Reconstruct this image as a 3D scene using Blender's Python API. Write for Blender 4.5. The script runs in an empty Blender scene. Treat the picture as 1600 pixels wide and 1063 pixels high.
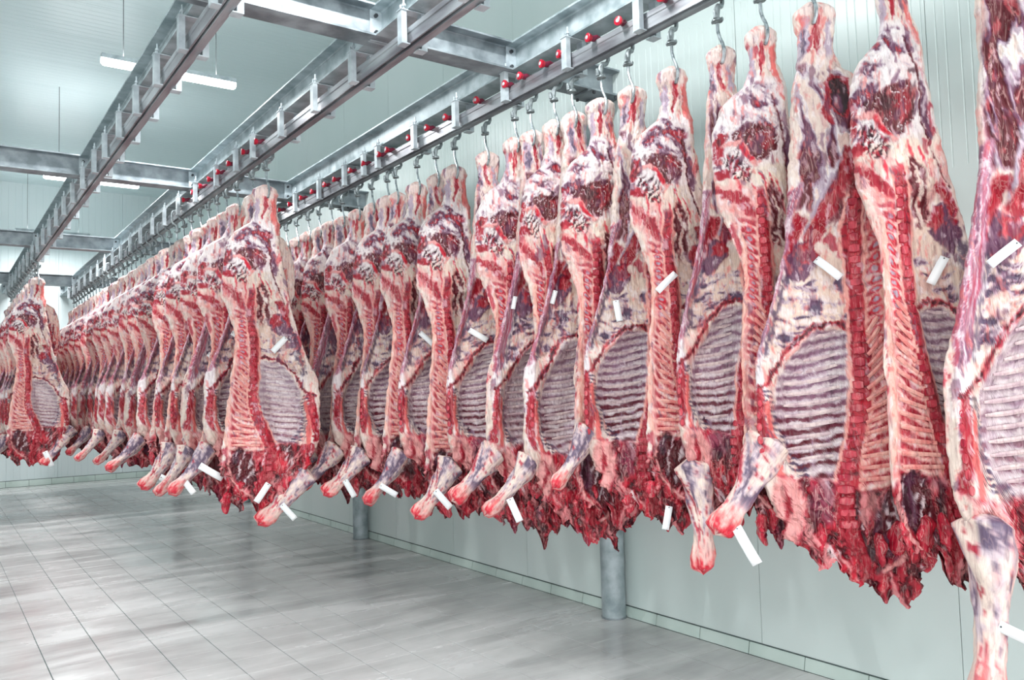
import bpy, bmesh, math, random
import numpy as np
from mathutils import Vector, Matrix
random.seed(7)
S = bpy.context.scene
COL = S.collection
# ------------------------------------------------------------------ camera
CAM_H = 1.6
yaw, pitch, roll, FPX = 0.61944, 0.05914, -0.02722, 1278.9
fwd = Vector((math.sin(yaw)*math.cos(pitch), math.cos(yaw)*math.cos(pitch), math.sin(pitch)))
r0 = Vector((math.cos(yaw), -math.sin(yaw), 0)); u0 = r0.cross(fwd)
rt = math.cos(roll)*r0 + math.sin(roll)*u0
up = -math.sin(roll)*r0 + math.cos(roll)*u0
cd = bpy.data.cameras.new('camera'); cam = bpy.data.objects.new('camera', cd); COL.objects.link(cam)
cam.matrix_world = Matrix(((rt.x, up.x, -fwd.x, 0), (rt.y, up.y, -fwd.y, 0), (rt.z, up.z, -fwd.z, CAM_H), (0, 0, 0, 1)))
cd.sensor_width = 36.0; cd.lens = FPX/1600*36.0; cd.clip_start = 0.05; cd.clip_end = 200
S.camera = cam
# ------------------------------------------------------------------ world and exposure
w = bpy.data.worlds.new('ambient_fill'); S.world = w; w.use_nodes = True  # added ambient fill, let in where the camera-side wall is left open
bg = w.node_tree.nodes['Background']; bg.inputs[0].default_value = (0.97, 0.985, 1.0, 1); bg.inputs[1].default_value = 2.25
S.view_settings.view_transform = 'Standard'; S.view_settings.look = 'None'
S.view_settings.gamma = 1; S.view_settings.use_curve_mapping = False
S.view_settings.exposure = 0.47
LAMP_W = 55.0
LAMPS = [(1.2, 7.8), (1.2, 12.27), (1.2, 3.34), (1.2, -1.1), (1.2, 16.6), (-2.6, 3.34), (-2.6, 7.8), (-2.6, -1.1), (-2.6, 12.27)]

# ------------------------------------------------------------------ helpers
def lin(c):
    c = np.asarray(c, float)/255.0
    return np.where(c <= 0.04045, c/12.92, ((c+0.055)/1.055)**2.4)
def lc(c): return tuple(float(x) for x in lin(c)) + (1.0,)
def tag(o, label=None, cat=None, group=None, kind=None):
    if label: o['label'] = label
    if cat: o['category'] = cat
    if group: o['group'] = group
    if kind: o['kind'] = kind
    return o
def empty(name, loc=(0, 0, 0), rz=0.0):
    o = bpy.data.objects.new(name, None); COL.objects.link(o); o.location = loc; o.rotation_euler = (0, 0, rz)
    o.empty_display_size = 0.1
    return o
class MB:
    """collects simple solids, builds them as one mesh object"""
    def __init__(s): s.v = []; s.f = []
    def box(s, x0, x1, y0, y1, z0, z1):
        n = len(s.v)
        s.v += [(x0, y0, z0), (x1, y0, z0), (x1, y1, z0), (x0, y1, z0), (x0, y0, z1), (x1, y0, z1), (x1, y1, z1), (x0, y1, z1)]
        s.f += [tuple(n+i for i in q) for q in ((0, 3, 2, 1), (4, 5, 6, 7), (0, 1, 5, 4), (1, 2, 6, 5), (2, 3, 7, 6), (3, 0, 4, 7))]
        return s
    def prism(s, pts, a, b, axis='y'):
        """closed 2D profile pulled from a to b along an axis"""
        n = len(s.v); m = len(pts)
        for t in (a, b):
            for p, q in pts:
                s.v.append({'y': (p, t, q), 'x': (t, p, q), 'z': (p, q, t)}[axis])
        for i in range(m):
            j = (i+1) % m; s.f.append((n+i, n+j, n+m+j, n+m+i))
        s.f.append(tuple(n+i for i in range(m))[::-1]); s.f.append(tuple(n+m+i for i in range(m)))
        return s
    def tube(s, pts, rad, seg=10, cap=True, flat=1.0):
        n0 = len(s.v); P = [Vector(p) for p in pts]
        rr = rad if isinstance(rad, (list, tuple)) else [rad]*len(P)
        ref = None
        for i, p in enumerate(P):
            t = (P[min(i+1, len(P)-1)]-P[max(i-1, 0)]).normalized()
            if ref is None: ref = Vector((0, 1, 0)) if abs(t.y) < 0.8 else Vector((1, 0, 0))
            a = (ref - t*ref.dot(t)).normalized(); b = t.cross(a); ref = a
            for k in range(seg):
                g = 2*math.pi*k/seg
                s.v.append(tuple(p + a*math.cos(g)*rr[i]*flat + b*math.sin(g)*rr[i]))
        for i in range(len(P)-1):
            for k in range(seg):
                j = (k+1) % seg
                s.f.append((n0+i*seg+k, n0+i*seg+j, n0+(i+1)*seg+j, n0+(i+1)*seg+k))
        if cap:
            s.f.append(tuple(n0+k for k in range(seg))[::-1]); e = n0+(len(P)-1)*seg
            s.f.append(tuple(e+k for k in range(seg)))
        return s
    def mesh(s, name, m, smooth=False, bevel=0):
        me = bpy.data.meshes.new(name); me.from_pydata(s.v, [], s.f)
        bm = bmesh.new(); bm.from_mesh(me); bmesh.ops.recalc_face_normals(bm, faces=bm.faces)
        if bevel: bmesh.ops.bevel(bm, geom=list(bm.edges), offset=bevel, segments=1, affect='EDGES')
        bm.to_mesh(me); bm.free()
        if smooth:
            me.polygons.foreach_set('use_smooth', [True]*len(me.polygons))
            me.set_sharp_from_angle(angle=math.radians(40))
        me.materials.append(m)
        return me
    def build(s, name, m, parent=None, smooth=False, bevel=0):
        return link(name, s.mesh(name, m, smooth, bevel), parent)
def link(name, me, parent=None, loc=None, rot=None):
    o = bpy.data.objects.new(name, me); COL.objects.link(o)
    if parent: o.parent = parent
    if loc: o.location = loc
    if rot: o.rotation_euler = rot
    return o
def copy_tree(o, parent=None):
    c = o.copy(); COL.objects.link(c); c.parent = parent
    for ch in o.children: copy_tree(ch, c)
    return c

# ------------------------------------------------------------------ materials
def mat(name):
    m = bpy.data.materials.new(name); m.use_nodes = True
    nt = m.node_tree; b = nt.nodes['Principled BSDF']
    return m, nt, b
def N(nt, t, **k):
    n = nt.nodes.new(t)
    for a, v in k.items():
        if a in n.inputs.keys(): n.inputs[a].default_value = v
        else: setattr(n, a, v)
    return n
def ramp(nt, fac, stops):
    r = nt.nodes.new('ShaderNodeValToRGB'); nt.links.new(fac, r.inputs[0])
    while len(r.color_ramp.elements) < len(stops): r.color_ramp.elements.new(0.5)
    for e, (p, c) in zip(r.color_ramp.elements, stops):
        e.position = p; e.color = c if len(c) == 4 else (*c, 1)
    return r.outputs[0]
def noisy(name, c1, c2, scale=8, detail=4, rough=(0.4, 0.6), metal=0.0, bump=0.0, stretch=(1, 1, 1), bscale=None, spec=0.5, p=(0.35, 0.65)):
    m, nt, b = mat(name); L = nt.links
    tc = N(nt, 'ShaderNodeTexCoord'); mp = N(nt, 'ShaderNodeMapping'); mp.inputs['Scale'].default_value = stretch
    geo = N(nt, 'ShaderNodeNewGeometry')
    L.new(geo.outputs['Position'], mp.inputs[0])
    n = N(nt, 'ShaderNodeTexNoise', Scale=scale, Detail=detail); L.new(mp.outputs[0], n.inputs['Vector'])
    L.new(ramp(nt, n.outputs[0], [(p[0], lc(c1)), (p[1], lc(c2))]), b.inputs['Base Color'])
    L.new(ramp(nt, n.outputs[0], [(0.3, (rough[0],)*3), (0.7, (rough[1],)*3)]), b.inputs['Roughness'])
    b.inputs['Metallic'].default_value = metal
    b.inputs['Specular IOR Level'].default_value = spec
    if bump:
        n2 = N(nt, 'ShaderNodeTexNoise', Scale=bscale or scale*6, Detail=3); L.new(mp.outputs[0], n2.inputs['Vector'])
        bp = N(nt, 'ShaderNodeBump', Strength=bump, Distance=0.01); L.new(n2.outputs[0], bp.inputs['Height']); L.new(bp.outputs[0], b.inputs['Normal'])
    return m
M = {}
M['wall'] = noisy('wall_panel_paint', (213, 226, 223), (222, 232, 230), 0.8, 3, (0.32, 0.42), stretch=(1, 1, 0.25))
M['farwall'] = noisy('far_panel_paint', (211, 224, 225), (220, 230, 231), 0.8, 3, (0.35, 0.5))
M['ceiling'] = noisy('ceiling_panel_paint', (203, 220, 221), (209, 225, 226), 0.6, 2, (0.28, 0.31))
M['grout'] = noisy('grout', (84, 98, 96), (70, 82, 82), 20, 3, (0.6, 0.8))
M['kerb'] = noisy('baseboard_tile_glaze', (194, 210, 203), (208, 222, 216), 3, 3, (0.25, 0.4))
M['galv'] = noisy('galvanised_steel', (138, 152, 156), (186, 197, 201), 9, 6, (0.38, 0.6), 0.35, 0.05, bscale=60)
M['galvd'] = noisy('dull_galvanised_steel', (108, 117, 122), (164, 173, 178), 7, 7, (0.4, 0.6), 0.35, 0.06, bscale=60)
M['rail'] = noisy('rail_steel', (126, 124, 130), (176, 180, 184), 14, 6, (0.3, 0.5), 0.6, 0.05, stretch=(1, 0.15, 1))
M['plate'] = noisy('bright_bracket_zinc', (168, 178, 184), (204, 213, 217), 12, 4, (0.35, 0.5), 0.25)
M['steel'] = noisy('hook_steel', (140, 146, 150), (190, 196, 200), 30, 3, (0.22, 0.4), 0.8)
M['cast'] = noisy('cast_steel', (116, 124, 126), (158, 166, 168), 40, 4, (0.4, 0.6), 0.6, 0.2, bscale=150)
M['red'] = noisy('red_nylon_roller', (168, 12, 40), (196, 26, 54), 20, 2, (0.3, 0.4))
M['redd'] = noisy('dark_red_roller_neck', (96, 18, 44), (120, 28, 56), 20, 2, (0.4, 0.5))
M['tag'] = noisy('white_paper', (236, 238, 240), (246, 246, 246), 10, 2, (0.5, 0.6))
M['dark'] = noisy('dark_bolt', (60, 62, 66), (90, 92, 96), 30, 2, (0.4, 0.6), 0.6)
M['wire'] = noisy('lamp_wire', (90, 96, 98), (110, 116, 118), 30, 2, (0.5, 0.6))
m, nt, b = mat('lamp_diffuser'); b.inputs['Base Color'].default_value = (.9, .95, .95, 1)
b.inputs['Emission Color'].default_value = (.93, 1, 1, 1); b.inputs['Emission Strength'].default_value = 9.0; M['lamp'] = m

# floor tiles: grey, wet and streaked
m, nt, b = mat('wet_grey_floor_tile'); L = nt.links
geo = N(nt, 'ShaderNodeNewGeometry'); mp = N(nt, 'ShaderNodeMapping'); mp.inputs['Scale'].default_value = (0.5, 2.2, 1)
L.new(geo.outputs['Position'], mp.inputs[0])
n1 = N(nt, 'ShaderNodeTexNoise', Scale=0.9, Detail=5, Roughness=0.6, Distortion=0.4); L.new(mp.outputs[0], n1.inputs['Vector'])
n2 = N(nt, 'ShaderNodeTexNoise', Scale=9.0, Detail=6); L.new(geo.outputs['Position'], n2.inputs['Vector'])
c1 = ramp(nt, n1.outputs[0], [(0.3, lc((176, 175, 174))), (0.5, lc((202, 201, 200))), (0.68, lc((218, 217, 216)))])
mx = N(nt, 'ShaderNodeMix', data_type='RGBA', blend_type='MULTIPLY'); mx.inputs[0].default_value = 0.35
L.new(c1, mx.inputs[6]); L.new(ramp(nt, n2.outputs[0], [(0.3, (0.8, 0.8, 0.8)), (0.7, (1, 1, 1))]), mx.inputs[7]); L.new(mx.outputs[2], b.inputs['Base Color'])
L.new(ramp(nt, n1.outputs[0], [(0.35, (0.10,)*3), (0.62, (0.32,)*3)]), b.inputs['Roughness'])
bp = N(nt, 'ShaderNodeBump', Strength=0.08, Distance=0.01); L.new(n2.outputs[0], bp.inputs['Height']); L.new(bp.outputs[0], b.inputs['Normal'])
b.inputs['Specular IOR Level'].default_value = 0.6
M['tile'] = m

# flesh: regional colour from the mesh, fine grain, wet fibres and veins from noise
def flesh(name, base=None, base2=None, fine=55.0, veins=0.5, sheen=0.32):
    m, nt, b = mat(name); L = nt.links
    tc = N(nt, 'ShaderNodeTexCoord'); oi = N(nt, 'ShaderNodeObjectInfo')
    ad = N(nt, 'ShaderNodeVectorMath', operation='ADD')
    sc = N(nt, 'ShaderNodeVectorMath', operation='SCALE'); sc.inputs[3].default_value = 37.0
    cx = N(nt, 'ShaderNodeCombineXYZ'); L.new(oi.outputs['Random'], cx.inputs[0]); L.new(oi.outputs['Random'], cx.inputs[1]); L.new(cx.outputs[0], sc.inputs[0])
    L.new(tc.outputs['Object'], ad.inputs[0]); L.new(sc.outputs[0], ad.inputs[1])
    mp = N(nt, 'ShaderNodeMapping'); mp.inputs['Scale'].default_value = (1.0, 1.0, 0.22); L.new(ad.outputs[0], mp.inputs[0])
    if base is None:
        at = N(nt, 'ShaderNodeAttribute'); at.attribute_name = 'Col'; colr = at.outputs['Color']; alpha = at.outputs['Alpha']
    else:
        nb = N(nt, 'ShaderNodeTexNoise', Scale=16.0, Detail=5); L.new(ad.outputs[0], nb.inputs['Vector'])
        colr = ramp(nt, nb.outputs[0], [(0.38, lc(base)), (0.62, lc(base2))]); alpha = None
    nf = N(nt, 'ShaderNodeTexNoise', Scale=fine, Detail=6, Roughness=0.65, Distortion=0.6); L.new(mp.outputs[0], nf.inputs['Vector'])
    f = ramp(nt, nf.outputs[0], [(0.3, (0.30, 0.22, 0.27)), (0.44, (0.78, 0.70, 0.73)), (0.56, (.93, .90, .90)), (0.66, (1.03, 1.01, 1.01))])
    mul = N(nt, 'ShaderNodeMix', data_type='RGBA', blend_type='MULTIPLY'); mul.inputs[0].default_value = 0.7
    L.new(colr, mul.inputs[6]); L.new(f, mul.inputs[7])
    # white sinew threads over lean meat
    nv = N(nt, 'ShaderNodeTexNoise', Scale=26.0, Detail=3, Distortion=1.2); L.new(mp.outputs[0], nv.inputs['Vector'])
    vv = ramp(nt, nv.outputs[0], [(0.45, (0, 0, 0)), (0.49, (.8, .8, .8)), (0.53, (0, 0, 0))])
    vm = N(nt, 'ShaderNodeMath', operation='MULTIPLY'); L.new(vv, vm.inputs[0])
    if alpha is not None:
        v2 = N(nt, 'ShaderNodeMath', operation='MULTIPLY'); L.new(alpha, v2.inputs[0]); v2.inputs[1].default_value = veins; L.new(v2.outputs[0], vm.inputs[1])
    else: vm.inputs[1].default_value = veins*0.5
    mv = N(nt, 'ShaderNodeMix', data_type='RGBA'); L.new(vm.outputs[0], mv.inputs[0]); L.new(mul.outputs[2], mv.inputs[6]); mv.inputs[7].default_value = lc((240, 196, 190))
    L.new(mv.outputs[2], b.inputs['Base Color'])
    L.new(ramp(nt, nf.outputs[0], [(0.3, (sheen,)*3), (0.7, (sheen+0.28,)*3)]), b.inputs['Roughness'])
    b.inputs['Specular IOR Level'].default_value = 0.45
    nb2 = N(nt, 'ShaderNodeTexNoise', Scale=34.0, Detail=4, Distortion=0.8); L.new(mp.outputs[0], nb2.inputs['Vector'])
    bp = N(nt, 'ShaderNodeBump', Strength=0.6, Distance=0.015); L.new(nb2.outputs[0], bp.inputs['Height']); L.new(bp.outputs[0], b.inputs['Normal'])
    return m
M['flesh'] = flesh('carcass_flesh')
M['vertebra'] = flesh('red_split_vertebra', (168, 22, 52), (206, 70, 84))
M['disc'] = flesh('pale_vertebra_marrow', (222, 150, 146), (186, 70, 84))
M['feather'] = flesh('pink_feather_bone', (236, 178, 164), (226, 130, 124), veins=0.2)
M['rib'] = flesh('pale_rib', (222, 206, 202), (196, 172, 178), veins=0.1)
M['lean'] = flesh('lean_red_meat', (150, 10, 38), (206, 34, 62), veins=0.9, sheen=0.22)

# ------------------------------------------------------------------ the room
XW, YF, ZC, XL, YB = 3.98, 18.16, 5.82, -6.0, -2.5
def struct(name, me_or_mb, m=None):
    o = me_or_mb.build(name, m) if isinstance(me_or_mb, MB) else empty(name)
    o['kind'] = 'structure'; return o
floor = struct('floor', MB().box(XL, XW+0.2, YB, YF+0.2, -0.2, -0.004), M['grout'])
PX, PY, X0, Y0 = 0.3045, 0.2872, 0.602, 4.548
tmb = MB().box(0.0025, PX-0.0025, 0.002, PY-0.002, -0.012, 0.0)
tile_me = tmb.mesh('tile', M['tile'], bevel=0.0015)
cells = []
i0 = math.floor((XL-X0)/PX); i1 = math.ceil((XW-0.03-X0)/PX); j0 = math.floor((YB-Y0)/PY); j1 = math.floor((YF-Y0)/PY)
for i in range(i0+1, i1):
    for j in range(j0+1, j1):
        x = X0+i*PX; y = Y0+j*PY
        d = Vector((x, y, -CAM_H)); zz = d.dot(fwd)
        vis = False
        if zz > 0.3:
            px = 800+FPX*d.dot(rt)/zz; py = 531.5-FPX*d.dot(up)/zz; vis = -30 < px < 1640 and 700 < py < 1090
        cells.append((0 if vis else 1, zz, x, y))
cells.sort()
rest = MB()
for k, (nv_, zz, x, y) in enumerate(cells):
    if k < 300 and nv_ == 0:
        t = link('tile', tile_me, floor, (x, y, 0)); t.rotation_euler = (random.uniform(-.0009, .0009), random.uniform(-.0009, .0009), 0)
    else:
        n = len(rest.v); a, b_, c, d_ = x+.002, x+PX-.002, y+.002, y+PY-.002
        if b_ > XW-0.03: b_ = XW-0.03
        rest.v += [(a, c, 0), (b_, c, 0), (b_, d_, 0), (a, d_, 0), (a, c, -.006), (b_, c, -.006), (b_, d_, -.006), (a, d_, -.006)]
        rest.f += [tuple(n+i for i in q) for q in ((0, 1, 2, 3), (0, 4, 5, 1), (1, 5, 6, 2), (2, 6, 7, 3), (3, 7, 4, 0))]
o = rest.build('distant_tile', M['tile'], floor); o['kind'] = 'stuff'

def ribbed(name, m, width, length, grooves, depth=0.004, gw=0.006):
    """panel profile in x (width) and z (thickness) pulled along y (length), facing +z"""
    pts = [(0.002, -0.05), (0.002, 0)]
    for g in grooves: pts += [(g-gw, 0), (g, -depth), (g+gw, 0)]
    pts += [(width-0.002, 0), (width-0.002, -0.05)]
    return MB().prism(pts, 0, length, 'y').mesh(name, m)
wr = struct('wall_right', MB().box(XW+0.05, XW+0.15, YB, YF+0.2, 0, ZC), M['wall'])
gr = []
for k in range(10): gr += [0.022+k*0.115, 0.068+k*0.115]
pw = ribbed('wall_panel', M['wall'], 1.15, 1.30, gr, 0.0035, 0.004)
pq = ribbed('wall_panel', M['wall'], 1.15, 2.53, [], 0.0035, 0.004); pu = ribbed('wall_panel', M['wall'], 1.15, ZC-3.9, [], 0.0035, 0.004)
k = 0; y = YB-0.1
while y < YF:
    # local x -> -Y world? keep x->+Y, y->+Z, z->-X
    for pm_, z_ in ((pq, 0.07), (pw, 2.6), (pu, 3.9)):
        o = link('wall_panel', pm_, wr); o.matrix_world = Matrix(((0, 0, -1, XW), (1, 0, 0, y), (0, 1, 0, z_), (0, 0, 0, 1)))
    y += 1.15
wf = struct('wall_far', MB().box(XL, XW+0.1, YF+0.05, YF+0.15, 0, ZC), M['farwall'])
pf = ribbed('wall_panel', M['farwall'], 1.15, ZC, [0.115*k+0.05 for k in range(10)], 0.004, 0.004)
x = XL
while x < XW-0.2:
    o = link('wall_panel', pf, wf); o.matrix_world = Matrix(((-1, 0, 0, x+1.15), (0, 0, -1, YF), (0, 1, 0, 0), (0, 0, 0, 1)))
    x += 1.15
wl = struct('wall_left', MB().box(XL-0.15, XL-0.05, YB, YF+0.2, 0, ZC), M['wall'])
y = YB-0.1
while y < YF:
    for pm_, z_ in ((pq, 0.07), (pw, 2.6), (pu, 3.9)):
        o = link('wall_panel', pm_, wl); o.matrix_world = Matrix(((0, 0, 1, XL), (-1, 0, 0, y+1.15), (0, 1, 0, z_), (0, 0, 0, 1)))
    y += 1.15
ce = struct('ceiling', MB().box(XL, XW+0.1, YB, YF+0.1, ZC+0.05, ZC+0.15), M['ceiling'])
pc = ribbed('ceiling_panel', M['ceiling'], 0.945, XW-XL, [0.105*k+0.053 for k in range(9)], 0.003, 0.005)
y = 10.43-0.945*14
while y < YF:
    if y+0.945 < YF+0.9:
        o = link('ceiling_panel', pc, ce); o.matrix_world = Matrix(((0, 1, 0, XL), (1, 0, 0, y), (0, 0, -1, ZC), (0, 0, 0, 1)))
    y += 0.945
tr = struct('trim_1', MB().box(XL, XW, YF-0.03, YF-0.002, 2.62, 2.68), M['plate'])
# sloping baseboard tiles along the right wall, plain ones along the far wall
bb = struct('baseboard_right', MB().box(XW-0.004, XW, YB, YF, 0.0, 0.075), M['grout'])
km = MB().prism([(XW-0.022, 0.0), (XW-0.020, 0.010), (XW-0.008, 0.068), (XW-0.004, 0.068), (XW-0.004, 0.0)], 0.0025, 0.375, 'y').mesh('baseboard_tile', M['kerb'])
y = 2.858-0.3785*14
while y < YF-0.4:
    link('baseboard_tile', km, bb, (0, y, 0)); y += 0.3785
bf = struct('baseboard_far', MB().box(XL, XW-0.03, YF-0.004, YF, 0.0, 0.12), M['grout'])
kf = MB().prism([(YF-0.022, 0.0), (YF-0.020, 0.01), (YF-0.008, 0.11), (YF-0.004, 0.11), (YF-0.004, 0.0)], 0.0025, 0.375, 'x').mesh('baseboard_tile', M['kerb'])
x = XL
while x < XW-0.4: link('baseboard_tile', kf, bf, (x, 0, 0)); x += 0.3785

# ------------------------------------------------------------------ steelwork
ZB, ZT = 3.65, 3.842
ORD = ['zeroth', 'first', 'second', 'third', 'fourth', 'fifth', 'sixth', 'seventh', 'eighth', 'ninth', 'tenth', 'eleventh', 'twelfth', 'thirteenth', 'fourteenth', 'fifteenth', 'sixteenth', 'seventeenth', 'eighteenth', 'nineteenth', 'twentieth']
def ordn(n):
    if n <= 20: return ORD[n]
    t = {2: 'twenty', 3: 'thirty', 4: 'forty', 5: 'fifty'}[n//10]; u = n % 10
    return (t+'-'+ORD[u]) if u else {2: 'twentieth', 3: 'thirtieth', 4: 'fortieth', 5: 'fiftieth'}[n//10]
def ibeam_pts(w_, z0, z1, ft=0.012, wt=0.008):
    h = w_/2; q = wt/2
    return [(-h, z0), (h, z0), (h, z0+ft), (q+.008, z0+ft), (q, z0+ft+.008), (q, z1-ft-.008), (q+.008, z1-ft), (h, z1-ft), (h, z1), (-h, z1), (-h, z1-ft), (-q-.008, z1-ft), (-q, z1-ft-.008), (-q, z0+ft+.008), (-q-.008, z0+ft), (-h, z0+ft)]
CROSS = [0.16, 4.25, 8.34, 12.43, 16.52]
RAILX = {'right': 3.08, 'middle': 2.11, 'left': 1.142}
def bolt(parent, x, y, z, axis='y', r=0.011, m='dark', name='bolt'):
    mb = MB(); a = {'x': (0.009, 0, 0), 'y': (0, 0.009, 0), 'z': (0, 0, 0.012)}[axis]
    mb.tube([(x-a[0], y-a[1], z-a[2]), (x+a[0], y+a[1], z+a[2])], r, 6)
    return mb.build(name, M[m], parent)
post_where = ['beside the camera', 'at the foot of the right wall behind the near carcasses', 'behind the carcasses halfway along the right wall', 'small in the distance under the carcass tips', 'farthest away by the right wall']
for i, cy in enumerate(CROSS):
    e = empty('cross_beam', (0, cy, ZB))
    where = ['nearest overhead, above the viewer', 'nearest one in the photo, spanning its top', 'second one away, across upper left', 'third one away, level with the hook rails', 'farthest one away, just before the end wall'][i]
    tag(e, 'grey galvanised steel cross beam, '+where, 'beam', 'cross beams carried by the posts')
    MB().prism([(p, q-ZB) for p, q in ibeam_pts(0.16, ZB, ZT)], XL, XW-0.003, 'x').build('beam_profile', M['galvd'], e)
    MB().box(XW-0.30, XW-0.003, -0.11, 0.11, -0.014, -0.001).build('seat_plate', M['galvd'], e)
    for dx in (-0.06, -0.26):
        for dy in (-.09, .09): bolt(e, XW+dx, dy, -0.018, 'z')
    if i > 0:
        px_ = 3.885
        p = empty('steel_post', (px_, cy+0.07, 0)); tag(p, 'round galvanised steel post '+post_where[i], 'post', 'posts along the right wall')
        MB().tube([(0, 0, 0.004), (0, 0, ZB-0.016)], 0.083, 28, True).build('pipe', M['galv'], p, smooth=True)
        MB().tube([(0, 0, 0.001), (0, 0, 0.012)], 0.0875, 28, True).build('base_collar', M['galvd'], p, smooth=True)
for rn, rx in RAILX.items():
    bx = rx+0.035
    for i in range(len(CROSS)):
        y0 = CROSS[i]+0.006 if i < 4 else CROSS[4]+0.006
        y1 = CROSS[i+1]-0.006 if i < 4 else YF-0.003
        e = empty('long_beam', (bx, y0, ZB))
        tag(e, f'pale galvanised beam above the {rn} rail, {ORD[i+1]} length away from the camera', 'beam', 'long beams above the hook rails')
        P = [(p, q-ZB) for p, q in ibeam_pts(0.15, ZB+0.001, ZT-0.001)]
        MB().prism(P, 0.01, y1-y0-0.01, 'y').build('beam_profile', M['galv'], e)
        for ya in (0.0, y1-y0-0.011):
            pl = MB().box(-0.078, 0.078, ya, ya+0.011, -0.003, 0.196).build('end_plate', M['plate'], e)
            for bx_ in (-0.045, 0.045):
                for bz in (0.045, 0.145):
                    yy = ya+0.011+0.009 if ya < 0.1 else ya-0.009
                    bolt(pl, bx_, yy, bz, 'y', 0.012)
# rails with brackets
BR = {'right': [3.01, 3.61, 4.24, 4.85, 5.46, 6.09, 6.36, 6.76, 7.35, 7.98], 'middle': [3.81, 4.45, 5.05, 5.68, 6.31, 6.75, 7.32, 8.02, 8.68, 9.28, 9.87, 10.52], 'left': [4.5, 5.09, 5.69, 6.28, 6.86, 7.36]}
ZR = 3.465
def bracket_mesh():
    a = MB().box(-0.078, -0.046, -0.024, 0.024, ZR-0.006, ZB-0.008)      # left plate
    a.box(-0.075, -0.030, -0.030, 0.030, ZR-0.008, ZR-0.002)               # foot under the rail
    a.box(-0.082, 0.150, -0.028, 0.028, ZB-0.008, ZB-0.002)                # strap under the flange
    a.box(0.044, 0.078, -0.024, 0.024, ZR-0.02, ZB-0.008)                  # right plate
    a.box(0.020, 0.076, -0.030, 0.030, ZR-0.026, ZR-0.02)
    a.tube([(-0.060, -0.018, ZB-0.02), (-0.060, -0.018, ZB+0.055)], 0.006, 6)
    a.tube([(-0.060, 0.018, ZB-0.02), (-0.060, 0.018, ZB+0.035)], 0.006, 6)
    a.tube([(-0.060, -0.018, ZB+0.014), (-0.060, -0.018, ZB+0.026)], 0.012, 6)
    return a.mesh('hanger_bracket', M['plate'])
brm = bracket_mesh()
for rn, rx in RAILX.items():
    e = empty('hook_rail', (rx, 0, 0)); tag(e, f'steel twin track hook rail above the {rn} row of carcasses', 'rail', 'overhead hook rails')
    ya, yb = -1.8, 16.9
    # flat bar with a lip along its top
    MB().prism([(-0.030, ZR), (-0.020, ZR), (-0.020, ZR+0.082), (-0.010, ZR+0.082), (-0.010, ZR+0.088), (-0.034, ZR+0.088), (-0.034, ZR+0.060), (-0.030, ZR+0.055)], ya, yb, 'y').build('flat_bar', M['rail'], e)
    MB().prism([(-0.012, ZR-0.012), (0.030, ZR-0.012), (0.034, ZR-0.006), (0.034, ZR+0.030), (0.026, ZR+0.036), (-0.012, ZR+0.036)], ya, yb, 'y').build('guide_rail', M['rail'], e)
    ys = list(BR[rn])
    y = ys[0]-0.61
    while y > -1.6: ys.append(y); y -= 0.61
    y = max(BR[rn])+0.62
    while y < yb: ys.append(y); y += 0.62
    for y in sorted(ys): link('hanger_bracket', brm, e, (0, y, 0))

# lamps
for i, (x, y) in enumerate(LAMPS):
    e = empty('tube_lamp', (x, y, 4.6))
    where = ['hanging beyond the left rail, largest in view', 'second one, low behind the far cross beam', 'overhead before the first bay', 'above the viewer', 'near the end wall', 'in the left aisle, third from end', 'in the left aisle, second from end', 'in the left aisle above the viewer', 'in the left aisle nearest the end wall'][i]
    tag(e, 'long white fluorescent tube lamp on wires, '+where, 'lamp', 'hanging tube lamps')
    LL = 1.17
    MB().prism([(-0.05, 0.0), (0.05, 0.0), (0.035, 0.045), (-0.035, 0.045)], 0, LL, 'x').build('housing', M['plate'], e)
    MB().tube([(-0.0, 0, -0.012), (0.02, 0, -0.012), (LL-0.02, 0, -0.012), (LL, 0, -0.012)], [0.03, 0.044, 0.044, 0.03], 14).build('diffuser', M['lamp'], e, smooth=True)
    for wx in (0.18, LL-0.18): MB().tube([(wx, 0, 0.045), (wx, 0, ZC-4.6-0.001)], 0.004, 6).build('wire', M['wire'], e)
    ld = bpy.data.lights.new('tube_light', 'AREA'); ld.shape = 'RECTANGLE'; ld.size = LL-0.05; ld.size_y = 0.09; ld.energy = LAMP_W*(1.5 if y > 10 else 1.0); ld.color = (0.98, 0.99, 1.0)
    lo = bpy.data.objects.new('tube_light', ld); COL.objects.link(lo); lo.parent = e; lo.location = (LL/2, 0, -0.062)
    ld2 = bpy.data.lights.new('tube_glow', 'AREA'); ld2.shape = 'RECTANGLE'; ld2.size = LL-0.05; ld2.size_y = 0.05; ld2.energy = LAMP_W*0.10; ld2.color = (0.98, 0.99, 1.0)
    lo2 = bpy.data.objects.new('tube_glow', ld2); COL.objects.link(lo2); lo2.parent = e; lo2.location = (LL/2, 0, 0.06); lo2.rotation_euler = (math.pi, 0, 0)

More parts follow.
